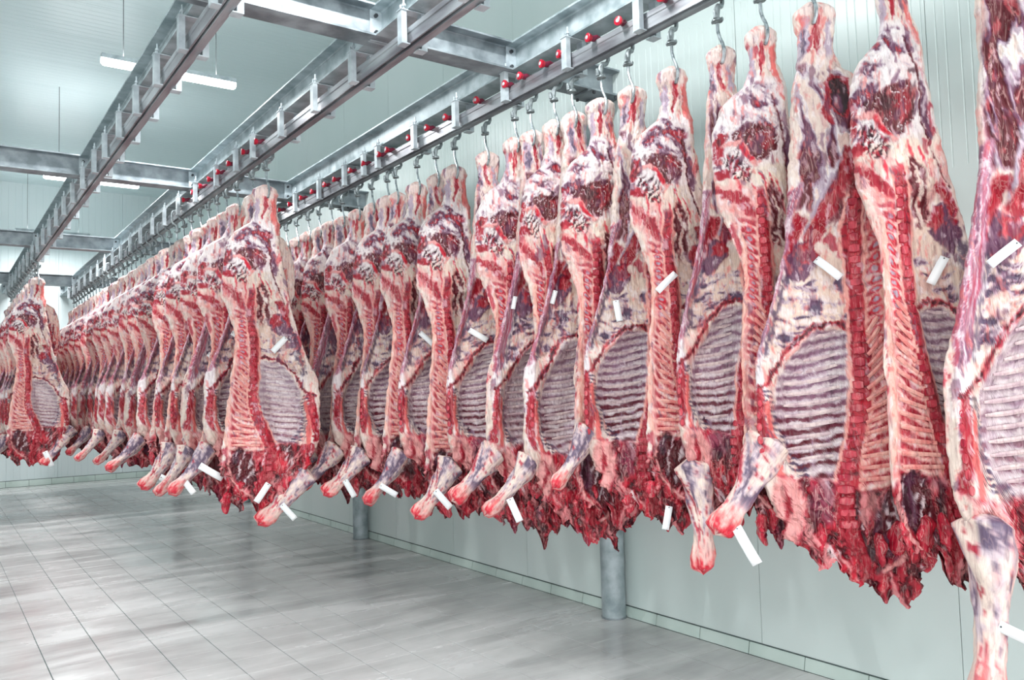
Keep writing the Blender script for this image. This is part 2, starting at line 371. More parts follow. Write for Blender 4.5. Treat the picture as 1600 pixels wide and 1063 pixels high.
# ------------------------------------------------------------------ trolley hooks
def make_trolley():
    """origin on the rail's underside, hook point at about z = -0.31"""
    e = empty('trolley_hook')
    r = MB(); r.tube([(-0.090, 0, 0.110), (-0.086, 0, 0.110), (-0.068, 0, 0.110), (-0.060, 0, 0.110)], [0.020, 0.026, 0.022, 0.016], 14)
    rr = r.build('roller', M['red'], e, smooth=True)
    MB().tube([(-0.093, 0, 0.110), (-0.0895, 0, 0.110)], [0.010, 0.012], 10).build('roller_hub', M['plate'], rr)
    MB().tube([(-0.061, 0, 0.110), (-0.045, 0, 0.110), (-0.02, 0, 0.125), (0.0, 0, 0.12)], [0.016, 0.018, 0.012, 0.008], 12).build('roller_neck', M['redd'], e, smooth=True)
    f = MB(); f.tube([(0.0, 0, 0.122), (0.042, 0, 0.110), (0.052, 0, 0.09), (0.052, 0, 0.0), (0.040, 0, -0.02), (0.012, 0, -0.03), (0.0, 0, -0.05), (-0.004, 0, -0.085), (0, 0, -0.105)], [0.009, 0.010, 0.011, 0.011, 0.013, 0.015, 0.016, 0.014, 0.016], 8)
    f.build('frame', M['cast'], e, smooth=True)
    s = MB(); s.tube([(0, 0, -0.092), (0, 0, -0.100), (0, 0, -0.110), (0, 0, -0.110)], [0.014, 0.026, 0.027, 0.016], 10)
    s.tube([(-0.030, -0.004, -0.062), (-0.024, -0.004, -0.10)], [0.008, 0.012], 6)
    s.tube([(0.0, -0.03, -0.105), (0.0, 0.03, -0.105)], [0.009, 0.009], 6)
    s.build('swivel', M['cast'], e, smooth=True)
    h = MB(); pts = [(0, 0, -0.12), (0, -0.004, -0.16), (0.004, -0.022, -0.20), (0.010, -0.052, -0.24), (0.012, -0.072, -0.275), (0.010, -0.074, -0.31), (0.004, -0.060, -0.335), (-0.002, -0.030, -0.335), (-0.006, -0.005, -0.315)]
    h.tube(pts, [0.0085]*7+[0.007, 0.004], 8); h.build('hook', M['steel'], e, smooth=True)
    return e
# ------------------------------------------------------------------ beef halves
K = 0.00487          # metres per template unit; the template runs from 283 (hock) to about 800 (neck)
U0, V0 = 418.0, 283.0
def hsh(ix, iy, s):
    h = (ix.astype(np.int64)*374761393 + iy.astype(np.int64)*668265263 + int(s)*1442695041) & 0xffffffff
    h = ((h ^ (h >> 13))*1274126177) & 0xffffffff
    h = h ^ (h >> 16)
    return (h & 0xffff)/65535.0
def vn(x, y, s):
    ix = np.floor(x); iy = np.floor(y); fx = x-ix; fy = y-iy
    fx = fx*fx*(3-2*fx); fy = fy*fy*(3-2*fy)
    a = hsh(ix, iy, s); b = hsh(ix+1, iy, s); c = hsh(ix, iy+1, s); d = hsh(ix+1, iy+1, s)
    return (a*(1-fx)+b*fx)*(1-fy)+(c*(1-fx)+d*fx)*fy
def fbm(x, y, s, o=4):
    t = 0; a = 0.5; n = 0
    for k in range(o):
        t = t+a*vn(x*2**k, y*2**k, s+k*17); n += a; a *= 0.55
    return t/n*2-1          # about -1..1
def sm(x, a, b):
    t = np.clip((x-a)/(b-a), 0, 1); return t*t*(3-2*t)
def pdist(U, V, pts):
    """distance to a polyline and the position along it (0..1)"""
    best = np.full(U.shape, 1e9); pos = np.zeros(U.shape); n = len(pts)-1
    for i in range(n):
        (x0, y0), (x1, y1) = pts[i], pts[i+1]; dx, dy = x1-x0, y1-y0
        t = np.clip(((U-x0)*dx+(V-y0)*dy)/(dx*dx+dy*dy), 0, 1)
        d = np.hypot(U-x0-t*dx, V-y0-t*dy); m = d < best
        best = np.where(m, d, best); pos = np.where(m, (i+t)/n, pos)
    return best, pos
def sdf(U, V, pts):
    """signed distance to a polygon, positive inside"""
    d, _ = pdist(U, V, pts+[pts[0]]); ins = np.zeros(U.shape, bool); n = len(pts)
    for i in range(n):
        (x0, y0), (x1, y1) = pts[i], pts[(i+1) % n]
        if y0 == y1: continue
        c = ((y0 > V) != (y1 > V)) & (U < (x1-x0)*(V-y0)/(y1-y0)+x0); ins ^= c
    return np.where(ins, d, -d)
C_ = dict(CREAM=(232, 213, 200), WH=(244, 236, 236), PNK=(236, 164, 160), SAL=(230, 112, 108), RED=(166, 12, 40), DRED=(92, 5, 24), BRED=(214, 24, 52),
          PUR=(104, 58, 88), LIL=(186, 168, 184), DK=(48, 8, 24), NAVY=(78, 64, 92), VIO=(190, 138, 160), RIBG=(212, 198, 200))
VV = [283, 289, 298, 312, 326, 345, 360, 385, 408, 440, 460, 490, 518, 566, 594, 644, 688, 706, 735, 775, 830]
LL_ = [404, 398, 396, 399, 400, 391, 367, 355, 351, 350, 350, 361, 369, 367, 361, 356, 351, 348, 349, 358, 372]
RR_ = [428, 434, 435, 432, 432, 437, 438, 441, 443, 447, 450, 456, 464, 482, 494, 498, 496, 490, 476, 464, 440]
CHV = [455, 520, 600, 650, 700, 735, 790]; CHU = [395, 395, 397, 404, 417, 416, 402]; CHW = [5, 6, 6, 7.5, 9.5, 9.5, 8]
DIA = [(398, 566), (412, 558), (430, 562), (445, 574), (457, 586), (466, 599), (478, 612), (492, 619)]
CAV = [(403, 566), (430, 566), (452, 590), (468, 612), (473, 640), (470, 665), (458, 684), (436, 694), (424, 690), (413, 650), (406, 600)]
def yfront(U, V, cfg):
    """depth of the medial face: negative comes towards the viewer of that face"""
    rc = sm(sdf(U, V, CAV), -9, 14)*0.115*cfg.get('cav', 1)
    fl = sm(sdf(U, V, [(402, 480), (440, 470), (462, 520), (480, 580), (460, 585), (430, 560), (402, 565)]), -6, 10)*0.055
    ham = -0.05*np.exp(-(((U-395)/34)**2+((V-385)/42)**2))
    fat = -0.030*np.exp(-(((U-395)/26)**2+((V-455)/26)**2))
    bri = -0.045*np.exp(-(((U-486)/11)**2+((V-655)/42)**2))
    strap = -0.035*np.exp(-((U-(430+(V-345)*0.215))/8.0)**2)*sm(V, 335, 360)*(1-sm(V, 560, 610))
    nk = 0.025*sm(sdf(U, V, [(360, 702), (374, 694), (392, 706), (398, 745), (385, 775), (362, 750)]), -3, 6)
    return rc+fl+ham+fat+bri+strap+nk
def ribw(U, V): return V-0.10*(U-410)+0.0022*(U-440)**2
def paint(U, V, cfg):
    s = cfg['seed']; rd = cfg.get('ribdark', 0.5); flank = cfg.get('flank', 0)
    bw = 9.0
    U = U+bw*fbm(U/70, V/70, s+3, 2)+3.2*fbm(U/12, V/12, s+5, 4)
    V = V+bw*fbm(U/70, V/70, s+9, 2)+3.4*fbm(U/12, V/12, s+13, 4)
    n1 = fbm(U/16, V/34, s+21, 4); n2 = fbm(U/6, V/14, s+31, 4); n3 = fbm(U/3.0, V/4.0, s+41, 3); n4 = fbm(U/40, V/50, s+51, 3)
    col = np.empty(U.shape+(3,)); col[...] = C_['CREAM']
    vein = np.zeros(U.shape); rel = np.zeros(U.shape)
    def mix(c, m, ve=None, r=0.0):
        nonlocal col, vein, rel
        c = np.array(C_[c] if isinstance(c, str) else c, float)
        col = col*(1-m[..., None])+c*m[..., None]
        if ve is not None: vein = vein*(1-m)+ve*m
        if r: rel = rel+r*m
    def area(pts, c, soft=1.2, ve=None, r=0.0, amp=2.5, a=1.0):
        d = sdf(U, V, pts)+amp*n3; mix(c, sm(d, -soft, soft)*a, ve, r)
    def line(pts, wd, c, soft=1.0, ve=None, r=0.0, amp=1.0, a=1.0):
        d, p = pdist(U, V, pts); ww = np.interp(p, np.linspace(0, 1, len(wd)), wd) if isinstance(wd, list) else wd
        mix(c, sm(ww-d+amp*n3, -soft, soft)*a, ve, r)
    # cover fat
    mix('PNK', sm(n1, 0.05, 0.5)*0.75, 0.0); mix('WH', sm(-n1, 0.1, 0.6)*0.6)
    mix('RED', sm(n2*0.6+n4*0.8, 0.34, 0.46)*0.7, 0.4, 0.003)
    # shank
    line([(428, 298), (430, 330), (434, 360)], [3.5, 4, 2], 'SAL', amp=2, ve=0.5)
    line([(418, 300), (416, 315), (413, 334)], [1.5, 3.5, 1], 'RED', amp=2, ve=0.8)
    line([(406, 305), (403, 335), (400, 350)], [2, 4, 1], 'LIL', amp=2)
    if flank: line([(428, 304), (427, 325), (429, 346)], [3, 6, 2], 'LIL', amp=3); line([(429, 310), (427, 325), (428, 340)], [1, 3.5, 1], 'NAVY', amp=3, a=.8)
    area([(398, 286), (432, 286), (434, 300), (424, 306), (416, 300), (404, 306), (397, 300)], (236, 214, 206), 2, .2, r=-.008, amp=4)
    if not flank:
        # ham: bluish-white silverskin with muscle showing through
        area([(398, 334), (430, 338), (436, 400), (432, 425), (356, 428), (350, 400), (356, 376), (372, 354)], 'WH', 4, 0.1, a=0.75)
        mk = sm(sdf(U, V, [(396, 340), (426, 345), (430, 392), (404, 396), (358, 398), (354, 392), (362, 376), (378, 358)]), -3, 5)
        dg = fbm((U*0.85+V*0.55)/17, (V*0.8-U*0.5)/7.5, s+61, 4)
        hm = cfg.get('ham', 0.5)
        mix('LIL', mk*sm(dg, -0.12, 0.12)*0.8, 0.1)
        mix('PUR', mk*sm(dg, 0.16-0.1*hm, 0.26-0.1*hm), 0.4, 0.004)
        mix('RED', mk*sm(dg, 0.40-0.16*hm, 0.48-0.14*hm), 0.6, 0.004)
        mix('WH', mk*sm(-dg, 0.22, 0.34)*0.9, 0.0, -0.005)
        # pelvic cut
        area([(351, 398), (356, 391), (366, 392), (366, 404), (360, 418), (353, 414)], 'RED', r=-0.004, ve=0.5)
        area([(372, 394), (392, 387), (414, 389), (422, 398), (421, 412), (408, 419), (399, 424), (390, 410), (376, 402)], 'DRED', r=0.006, ve=0.7)
        area([(400, 400), (406, 391), (416, 394), (418, 406), (409, 414)], 'RED', ve=0.9, a=0.7)
        fs = fbm((U*.7+V*.7)/8, (V*.7-U*.7)/14, s+67, 3); hmk = sm(sdf(U, V, [(352, 386), (424, 380), (424, 416), (396, 426), (352, 420)]), -1, 2)
        mix('WH', hmk*sm(-np.abs(fs-0.05), -0.05, -0.015)*0.9, 0.0, -0.006); mix('PUR', hmk*sm(fs, 0.25, 0.4)*0.7); mix('DK', hmk*sm(-fs, 0.3, 0.45)*0.6)
        line([(364, 402), (382, 402), (391, 412), (397, 424), (402, 422)], [2, 2.5, 2, 2.5, 1.5], 'PNK', r=-0.008, amp=2)
        line([(384, 406), (394, 418)], 2.0, 'BRED', amp=1.2)
        st = np.sin((U*0.75+V*0.65)*1.05+6*n2+2.5*n3)
        m = sm(sdf(U, V, [(362, 412), (380, 408), (394, 428), (386, 442), (368, 432)]), -2, 2)
        mix('DK', m*sm(st+0.9*n2, 0.1, 0.5)*0.9, 0.0, 0.008); mix('RED', m*sm(n3+n2, 0.3, 0.5)*0.8)
        area([(354, 425), (364, 422), (374, 428), (366, 434), (356, 432)], 'RED')
        area([(392, 430), (424, 425), (430, 470), (410, 490), (396, 470)], (240, 226, 206), 4, 0.0, a=0.7, r=-0.004)
        for q in range(5):
            x0 = 376+q*10+4*math.sin(s+q); y0 = 436+8*math.sin(2.1*q+s)
            line([(x0, y0), (x0+3, y0+12), (x0+1+q, y0+27)], [0.6, 1.1, 0.5], 'BRED', amp=1.6, a=0.9)
        area([(350, 436), (366, 440), (392, 470), (402, 490), (390, 492), (372, 478), (352, 462)], 'PNK', 3, 0.8, a=0.6)
        line([(356, 444), (374, 460), (388, 478)], [3, 6, 4], 'RED', ve=1.0, amp=4, a=0.95)
        # channel beside the loin
        area([(404, 450), (412, 444), (420, 458), (417, 478), (420, 490), (411, 504), (404, 488)], 'DRED', 2.5, 0.3, 0.012, amp=5)
        line([(409, 452), (414, 470), (409, 486), (413, 500)], [1, 3, 1, 2], 'CREAM', amp=3.5)
        line([(422, 352), (428, 400), (434, 440), (446, 476)], [0.4, 1.4, 0.8, 0.6], 'DRED', r=0.006, amp=2.2)
        line([(430, 392), (434, 412), (436, 430)], [2, 4, 2], 'PUR', amp=2, a=0.9)
    else:
        area([(386, 336), (436, 336), (440, 400), (446, 470), (352, 470), (350, 400), (358, 372), (372, 352)], (236, 216, 204), 5, 0.1, a=0.8)
        mk = sm(sdf(U, V, [(388, 350), (432, 340), (440, 420), (440, 462), (398, 470), (380, 420)]), -3, 4)
        lb = fbm((U+V*0.12)/9.5, V/38, s+63, 3); lw = cfg.get('lobes', 0.0)
        mix('LIL', mk*sm(lb, -0.06-lw, 0.04-lw)*0.9, 0.2); mix('PUR', mk*sm(lb, 0.10-lw, 0.2-lw)*sm(n4+0.5, 0, 0.5), 0.4, 0.004)
        mix('DRED', mk*sm(lb, 0.22-lw, 0.32-lw)*sm(-n4+0.45+2*lw, 0, 0.5), 0.9, 0.005); mix('WH', mk*sm(-np.abs(lb+0.03+lw), -0.03, -0.008), 0.0, -0.005)
        if cfg.get('socket', 1):
            e_ = np.hypot((U-396)/8.5, (V-372)/12.5)+0.25*n3
            mix('RED', sm(1.25-e_, -.08, .08), 0.5, 0.008); mix('DK', sm(0.95-e_, -.08, .08), 0.1, 0.01); mix('PUR', sm(0.55-np.hypot((U-398)/8.5, (V-377)/12.5), -.1, .1)); mix('WH', sm(0.2-np.hypot((U-399)/8.5, (V-375)/12.5), -.1, .1)*.7)
            line([(404, 366), (410, 384), (408, 392)], [2, 4, 2], 'RED', amp=2, ve=0.5)
        area([(398, 414), (386, 420), (392, 446), (416, 488), (428, 496), (432, 484), (414, 452)], 'RED', 1.5, 1.0, 0.006)
        line([(400, 416), (416, 450), (431, 480)], [1, 2.5, 1.5], 'LIL', amp=1.5, r=-0.006)
        area([(392, 430), (400, 450), (412, 480), (400, 474), (392, 452)], 'DRED', 2, 0.7, a=0.8)
        sp = sm(sdf(U, V, [(362, 410), (386, 404), (394, 450), (404, 490), (396, 520), (368, 520), (360, 470)]), -2, 4)
        sf_ = fbm((U-V*0.15)/4.0, V/30, s+65, 3); mix('CREAM', sp*0.8); mix('RED', sp*sm(sf_, 0.02, 0.12), 0.6, 0.006); mix('SAL', sp*sm(-sf_, 0.1, 0.25)*0.8); mix('NAVY', sp*sm(sf_, 0.34, 0.44)*0.8, 0, 0.01)
    # flank: muscle turning to purple, then fat
    area([(402, 506), (424, 498), (450, 530), (470, 566), (474, 590), (446, 572), (426, 558), (402, 562)], (228, 202, 184), 3, 0.0, a=0.85)
    area([(418, 506), (425, 489), (440, 486), (456, 512), (452, 520), (446, 527), (432, 521)], 'PUR', ve=0.3, r=-0.008)
    area([(418, 502), (425, 489), (436, 490), (440, 504), (428, 508)], 'RED', ve=0.5)
    area([(428, 470), (440, 466), (452, 494), (450, 508), (438, 486)], 'RED', ve=1.0, r=0.004)
    d, p = pdist(U, V, [(454, 524), (464, 550), (474, 584)]); mix('NAVY', sm(5-d+4*n3, -1.5, 1.5)*sm(n3+0.3*n2, -0.5, 0.1)*0.8, 0.2)
    if flank:
        area([(436, 440), (452, 445), (470, 500), (492, 560), (494, 604), (482, 600), (468, 560), (448, 500)], 'VIO', 2, 0.35, -0.006, a=0.95)
        m = sm(sdf(U, V, [(436, 440), (452, 445), (470, 500), (492, 560), (494, 604), (482, 600), (468, 560), (448, 500)]), -1, 2)
        ff = fbm((U-V*0.28)/2.2, V/45, s+71, 3)
        mix('PUR', m*sm(ff, 0.05, 0.4)*0.7); mix('RED', m*sm(-ff, 0.1, 0.45)*0.5); mix('WH', m*sm(ff, -0.08, 0.02)*(1-sm(ff, 0.02, 0.1))*0.7)
        area([(480, 590), (494, 600), (498, 660), (490, 650), (478, 618)], 'WH', 2, 0.0, -0.006)
    # mottled membrane between flank and ribs
    hz = fbm(U/13, V/4.5, s+77, 4); mm = sm(sdf(U, V, [(402, 520), (452, 524), (470, 580), (456, 582), (430, 560), (402, 562)]), -2, 4)
    k2 = 0.08 if flank else 0.22
    mix('LIL', mm*sm(hz, k2-.1, k2)*0.8); mix('PUR', mm*sm(hz, k2+.06, k2+.16)*0.8, 0.1, 0.004); mix('NAVY', mm*sm(hz, k2+.2, k2+.28)*0.8, 0.1, 0.006); mix('WH', mm*sm(-hz, .2, .35)*.6)
    # ribs
    cv = sdf(U, V, CAV)+1.2*n3; rm = sm(cv, -1.5, 1.5); w_ = ribw(U, V)+1.2*n2
    mix('RIBG', rm, 0.0)
    ph = (w_-568)/9.4; fr = ph-np.floor(ph); gap = sm(fr, 0.50, 0.62)*(1-sm(fr, 0.88, 0.99)); low = sm(V, 610, 665)
    streak = fbm(U/9, V/1.6, s+81, 3)
    mix((176, 150, 172), rm*sm(streak, 0.0, 0.3)*0.5)
    mix((126, 84, 112), rm*gap*(0.30+0.6*rd)*sm(streak+0.25+0.5*rd, 0, 0.35), 0.1, 0.004)
    mix('DRED', rm*gap*low*(0.25+0.7*rd)*sm(n2+0.25+0.3*rd, 0, 0.3), 0.1, 0.006)
    mix('WH', rm*sm(fr, 0.15, 0.3)*(1-sm(fr, 0.3, 0.45))*0.8)
    d, p = pdist(U, V, [(478, 622), (476, 650), (468, 676), (452, 688)])
    mix('NAVY', sm(5.5-d, -1, 1)*sm(np.sin(w_*1.35)+n3, -0.1, 0.3)*0.9, 0.1, 0.006)
    d, p = pdist(U, V, DIA); mix('RED', sm(2.2-d+2.6*n3, -0.8, 0.8), 0.2, 0.006); mix('DK', sm(0.9-d+2.2*n3, -0.5, 0.5)*0.8)
    # brisket cut with its rounded bone ends
    area([(482, 614), (492, 622), (494, 650), (491, 684), (484, 690), (480, 660)], 'RED', ve=0.8, r=0.003)
    line([(478, 630), (479, 660), (474, 690), (460, 700)], [2, 3, 4, 3], 'SAL', amp=1.2, r=-0.005)
    line([(497, 610), (498, 650), (495, 690), (484, 708), (470, 716)], [1.8, 3.2, 3.4, 4, 5], 'CREAM', amp=1.0, r=-0.006)
    area([(462, 690), (484, 688), (486, 696), (470, 704), (456, 704)], 'RED', ve=0.5)
    # loin, feather bones, back fat
    uc = np.interp(V, CHV, CHU); hw = np.interp(V, CHV, CHW); du = U-uc
    lx = np.interp(V, VV, LL_)
    loin = sm(V, 470, 490)*(1-sm(V, 704, 712))*sm(U-lx-5, -1.5, 1.5)*sm(-(du+hw), -1, 1)
    mix('PNK', loin, 0.3)
    sl = np.interp(V, [470, 560, 610, 660, 700], [0.1, 0.7, 1.1, 0.45, 0.1])
    wf = (V-sl*(du+hw))/9.2; ff = wf-np.floor(wf)
    redb = sm(ff, 0.42, 0.52)*(1-sm(ff, 0.9, 0.98)); inner = sm(U-lx-10, -1, 3)
    mix('RED', loin*redb*sm(n2+0.55, 0, 0.4)*inner*0.92, 0.7, 0.006)
    mix((246, 214, 198), loin*sm(ff, 0.1, 0.2)*(1-sm(ff, 0.25, 0.36))*0.8)
    up = (1-sm(V, 560, 585))*sm(V, 478, 495); disc = np.hypot((du+hw+9)/5.0, (ff-0.5)*9.2/3.6)
    mix('BRED', loin*up*sm(1-disc, -0.1, 0.2), 0.4); mix('LIL', loin*up*sm(0.55-disc, -0.1, 0.15))
    line([(372, 496), (374, 540), (364, 600), (359, 650), (354, 690)], [3.2, 3, 3, 3, 2.6], (246, 190, 174), amp=0.8, r=-0.006)
    # split backbone
    ch = sm(hw-np.abs(du)+0.8*n3, -0.8, 0.8)*sm(V, 446, 456)
    mix('RED', ch, 0.5, -0.002); seg = V/10.0-np.floor(V/10.0)
    mix('DRED', ch*sm(seg, 0.78, 0.86)*(1-sm(seg, 0.9, 1.0))*0.9, 0.1, 0.005); mix('BRED', ch*sm(n2, 0.1, 0.4)*0.7)
    for q in (-1, 1): mix((246, 176, 164), sm(1.3-np.abs(du-q*(hw+1.2))+0.6*n3, -0.6, 0.6)*sm(V, 446, 456)*(1-sm(V, 720, 740)))
    # neck and shoulder: lean, ragged
    bot = sm(V+4*n2+0.10*(U-400), 704, 716)
    bot = np.maximum(bot, sm(sdf(U, V, [(424, 694), (452, 690), (478, 700), (490, 720), (470, 800), (350, 800), (347, 716), (366, 700), (404, 704)]), -2, 3))
    mix('RED', bot, 1.0, 0.002); mix('DRED', bot*sm(n2+0.5*n3, -0.05, 0.2)*0.95, 0.8, 0.010); mix('DK', bot*sm(n2+0.5*n1, 0.25, 0.45)*0.8); mix('BRED', bot*sm(-n2, 0.15, 0.5)*0.9)
    mix('PNK', bot*sm(fbm((U+V*.5)/9, V/22, s+97, 4), 0.18, 0.34)*0.8, 0.2, -0.006); mix('WH', bot*sm(fbm((U+V*0.4)/5, V/18, s+91, 3), 0.34, 0.44)*0.75*(1-sm(V, 765, 790)))
    mix('PUR', bot*sm(n4, 0.2, 0.5)*0.6)
    d, p = pdist(U, V, [(378, 700), (360, 706), (354, 725), (362, 752), (378, 768), (390, 774)]); mix('PNK', sm(2.0-d+0.8*n3, -0.8, 0.8), 0.0, -0.010)
    area([(362, 704), (374, 696), (388, 706), (395, 740), (388, 766), (366, 750), (358, 726)], 'DRED', 3, 0.4, 0.012, amp=5)
    m = sm(sdf(U, V, [(362, 704), (374, 696), (388, 706), (395, 740), (388, 766), (366, 750), (358, 726)]), -1, 2)
    mix('PUR', m*sm(n4+n1, 0.1, 0.4)*0.8); mix('WH', m*sm(fbm((U+V*.3)/3.5, V/16, s+95, 3), 0.22, 0.34)*0.85, 0.0, -0.006); mix('DK', m*sm(-n2-0.4*n3, 0.1, 0.35)*0.8, 0.0, 0.008)
    if flank:
        area([(458, 694), (497, 686), (498, 724), (484, 748), (462, 744), (450, 716)], 'PNK', 3, 0.3, -0.006, amp=4); area([(478, 690), (497, 686), (497, 716), (484, 724)], 'CREAM', 3, 0.0, amp=3)
        line([(470, 700), (466, 716), (474, 736)], [1, 3, 2], 'RED', amp=2.5, ve=.6)
    line([(418, 705), (414, 735), (402, 775)], [8, 8, 6], 'RED', ve=0.6, amp=1.5, r=-0.006)
    rel = rel+0.006*n2+0.004*n3+0.014*n4*sm(V, 340, 380)+0.024*bot*n1+0.012*bot*n2
    mot = fbm(U/4.2, V/9, s+141, 4); mix('SAL', (1-rm)*(1-bot)*sm(mot, 0.22, 0.5)*0.55); mix('WH', (1-rm)*(1-bot)*sm(-mot, 0.24, 0.42)*0.6); mix('PUR', (1-rm)*(1-bot)*sm(fbm(U/8, V/20, s+143, 4), 0.36, 0.5)*0.55)
    if cfg.get('clean', 0):    # paler, fattier half
        g = cfg['clean']*sm(n4+0.4, 0, 0.6); mix('CREAM', g*0.5*(1-bot))
    return col, vein*(0.6+0.4*sm(n4, -0.3, 0.3)), rel
def paint_back(U, V, s):
    n1 = fbm(U/9, V/60, s+121, 4); n2 = fbm(U/5, V/16, s+131, 4); n4 = fbm(U/40, V/50, s+151, 3)
    col = np.empty(U.shape+(3,)); col[...] = C_['CREAM']; vein = np.zeros(U.shape)
    def mix(c, m):
        nonlocal col
        col = col*(1-m[..., None])+np.array(C_[c], float)*m[..., None]
    mix('PNK', sm(n1, 0, 0.4)*0.7); mix('VIO', sm(n4+0.4*n1, 0.1, 0.4)*0.85); mix('RED', sm(n4+0.5*n2, 0.36, 0.5)*0.85); mix('WH', sm(-n1, 0.15, 0.5)*0.6)
    b = sm(V+6*n2, 712, 735); mix('RED', b); mix('DRED', b*sm(n2, 0, 0.3))
    vein = sm(n4, 0.1, 0.4)*0.5+b*0.5
    return col, vein, 0.004*n2+0.008*n4
def side_mesh(name, cfg, NF, NBK, NR, mirror):
    s = cfg['seed']; rng = np.random.RandomState(s)
    t = np.linspace(0, 1, NR)[:, None]; sf = np.linspace(0, 1, NF)[None, :]; sb = np.linspace(1, 0, NBK+2)[None, 1:-1]
    sv = np.concatenate([sf, sb], 1); isb = np.concatenate([np.zeros_like(sf, bool), np.ones_like(sb, bool)], 1)
    sv = np.broadcast_to(sv, (NR, NF+NBK)); isb = np.broadcast_to(isb, sv.shape); t = np.broadcast_to(t, sv.shape)
    vb = 790+38*fbm(sv*5, sv*0+1.3, s+201, 3)+6*fbm(sv*26, sv*0+.3, s+203, 2)-46*sm(sv, 0.62, 1.0)+cfg.get('long', 0)
    V = 283+(vb-283)*t
    L = np.interp(V, VV, LL_); R = np.interp(V, VV, RR_)
    hw = cfg.get('hamw', 1.0); g = np.exp(-((V-400)/60)**2); L = L-(hw-1)*60*g
    bl = cfg.get('belly', 1.0); g = np.exp(-((V-640)/90)**2); R = R+(bl-1)*90*g
    L = L+3.0*fbm(V/38, V*0+2, s+211, 3)+sm(V, 700, 730)*7*fbm(V/7, V*0+5, s+213, 3)+1.2*fbm(V/6, V*0+5, s+215, 2)
    R = R+3.0*fbm(V/38, V*0+7, s+221, 3)+sm(V, 700, 730)*9*fbm(V/7, V*0+9, s+223, 3)+1.2*fbm(V/6, V*0+7, s+225, 2)
    topr = np.sqrt(np.clip((V-282)/10, 0.0, 1)); mid = (L+R)/2; L = mid+(L-mid)*topr; R = mid+(R-mid)*topr
    notch = 0
    U = L+(R-L)*sv
    e = np.sqrt(np.clip(1-(2*sv-1)**2, 0, 1)); eb = np.clip(1-np.abs(2*sv-1)**3.2, 0, 1)**0.6
    endt = np.sqrt(np.clip((1-t)/0.05, 0.02, 1))
    F = np.interp(V, [283, 330, 360, 410, 470, 560, 640, 720, 800], [.055, .05, .05, .045, .025, .012, .012, .03, .03])*topr*endt
    B = np.interp(V, [283, 330, 350, 380, 420, 470, 530, 590, 660, 720, 770, 800], [.055, .055, .09, .16, .19, .15, .11, .17, .20, .16, .10, .05])*topr*endt*cfg.get('thick', 1.0)
    col_f, ve_f, rel_f = paint(U, V, cfg); col_b, ve_b, rel_b = paint_back(U, V, s)
    yf = -F*e**0.6 + yfront(U, V, cfg)*np.clip(e*1.6, 0, 1)*topr
    yb = B*eb
    yfr = np.minimum(yf+rel_f*np.clip(e*3, 0, 1), yb-0.024*np.clip(e*2, 0.05, 1)); ybr = np.maximum(yb+rel_b*np.clip(e*2, 0, 1), yf+0.02*np.clip(e*2, 0.05, 1))
    Y = np.where(isb, ybr, yfr)
    edge = sm(np.minimum(sv, 1-sv), 0.0, 0.03)[..., None]
    colr = np.where(isb[..., None], col_b, col_f); colr = colr*(0.0+edge)+(1-edge)*(0.5*col_f+0.5*np.array(C_['PNK'], float)*0+0.5*col_f)
    ve = np.where(isb, ve_b, ve_f)
    # a slow twist and lean so that no two hang alike
    X = (U-U0)*K; Z = 0.06-(V-V0)*K
    tw = cfg.get('twist', 0.0)*sm(V, 420, 760); X2 = X*np.cos(tw)-Y*np.sin(tw); Y2 = X*np.sin(tw)+Y*np.cos(tw)
    X2 = X2+cfg.get('lean', 0.0)*sm(V, 330, 800)
    if mirror: X2 = -X2
    P = np.stack([X2, Y2, Z], -1).reshape(-1, 3)
    NC = NF+NBK; i = np.arange(NR-1)[:, None]; j = np.arange(NC)[None, :]; jn = (j+1) % NC
    q = np.stack([i*NC+j, (i+1)*NC+j, (i+1)*NC+jn, i*NC+jn], -1).reshape(-1, 4)
    if mirror: q = q[:, ::-1]
    me = bpy.data.meshes.new(name)
    me.vertices.add(len(P)); me.vertices.foreach_set('co', P.astype(np.float32).ravel())
    me.loops.add(q.size); me.loops.foreach_set('vertex_index', q.astype(np.int32).ravel())
    me.polygons.add(len(q)); me.polygons.foreach_set('loop_start', np.arange(0, q.size, 4, dtype=np.int32)); 
    me.polygons.foreach_set('use_smooth', np.ones(len(q), bool))
    me.update(calc_edges=True); me.validate()
    at = me.color_attributes.new('Col', 'FLOAT_COLOR', 'POINT')
    rgba = np.concatenate([lin(np.clip(colr.reshape(-1, 3), 0, 255))*0.94, ve.reshape(-1, 1)], 1).astype(np.float32)
    at.data.foreach_set('color', rgba.ravel())
    me.materials.append(M['flesh'])
    return me
def place(U, V, cfg, mirror, out=0.0):
    """a point of the template on the medial face, in the half's own frame"""
    U = np.array([float(U)]); V = np.array([float(V)])
    sv = (U-np.interp(V, VV, LL_))/(np.interp(V, VV, RR_)-np.interp(V, VV, LL_)); sv = np.clip(sv, 0.02, 0.98); e = np.sqrt(1-(2*sv-1)**2)
    F = np.interp(V, [283, 330, 360, 410, 470, 560, 640, 720, 800], [.055, .05, .05, .045, .025, .012, .012, .03, .03])
    y = -F*e**0.6+yfront(U, V, cfg)*np.clip(e*1.6, 0, 1)-out
    X = (U-U0)*K; tw = cfg.get('twist', 0.0)*sm(V, 420, 760); X2 = X*np.cos(tw)-y*np.sin(tw); Y2 = X*np.sin(tw)+y*np.cos(tw)
    X2 = X2+cfg.get('lean', 0.0)*sm(V, 330, 800)
    return (float(-X2[0] if mirror else X2[0]), float(Y2[0]), float(0.06-(V[0]-V0)*K))
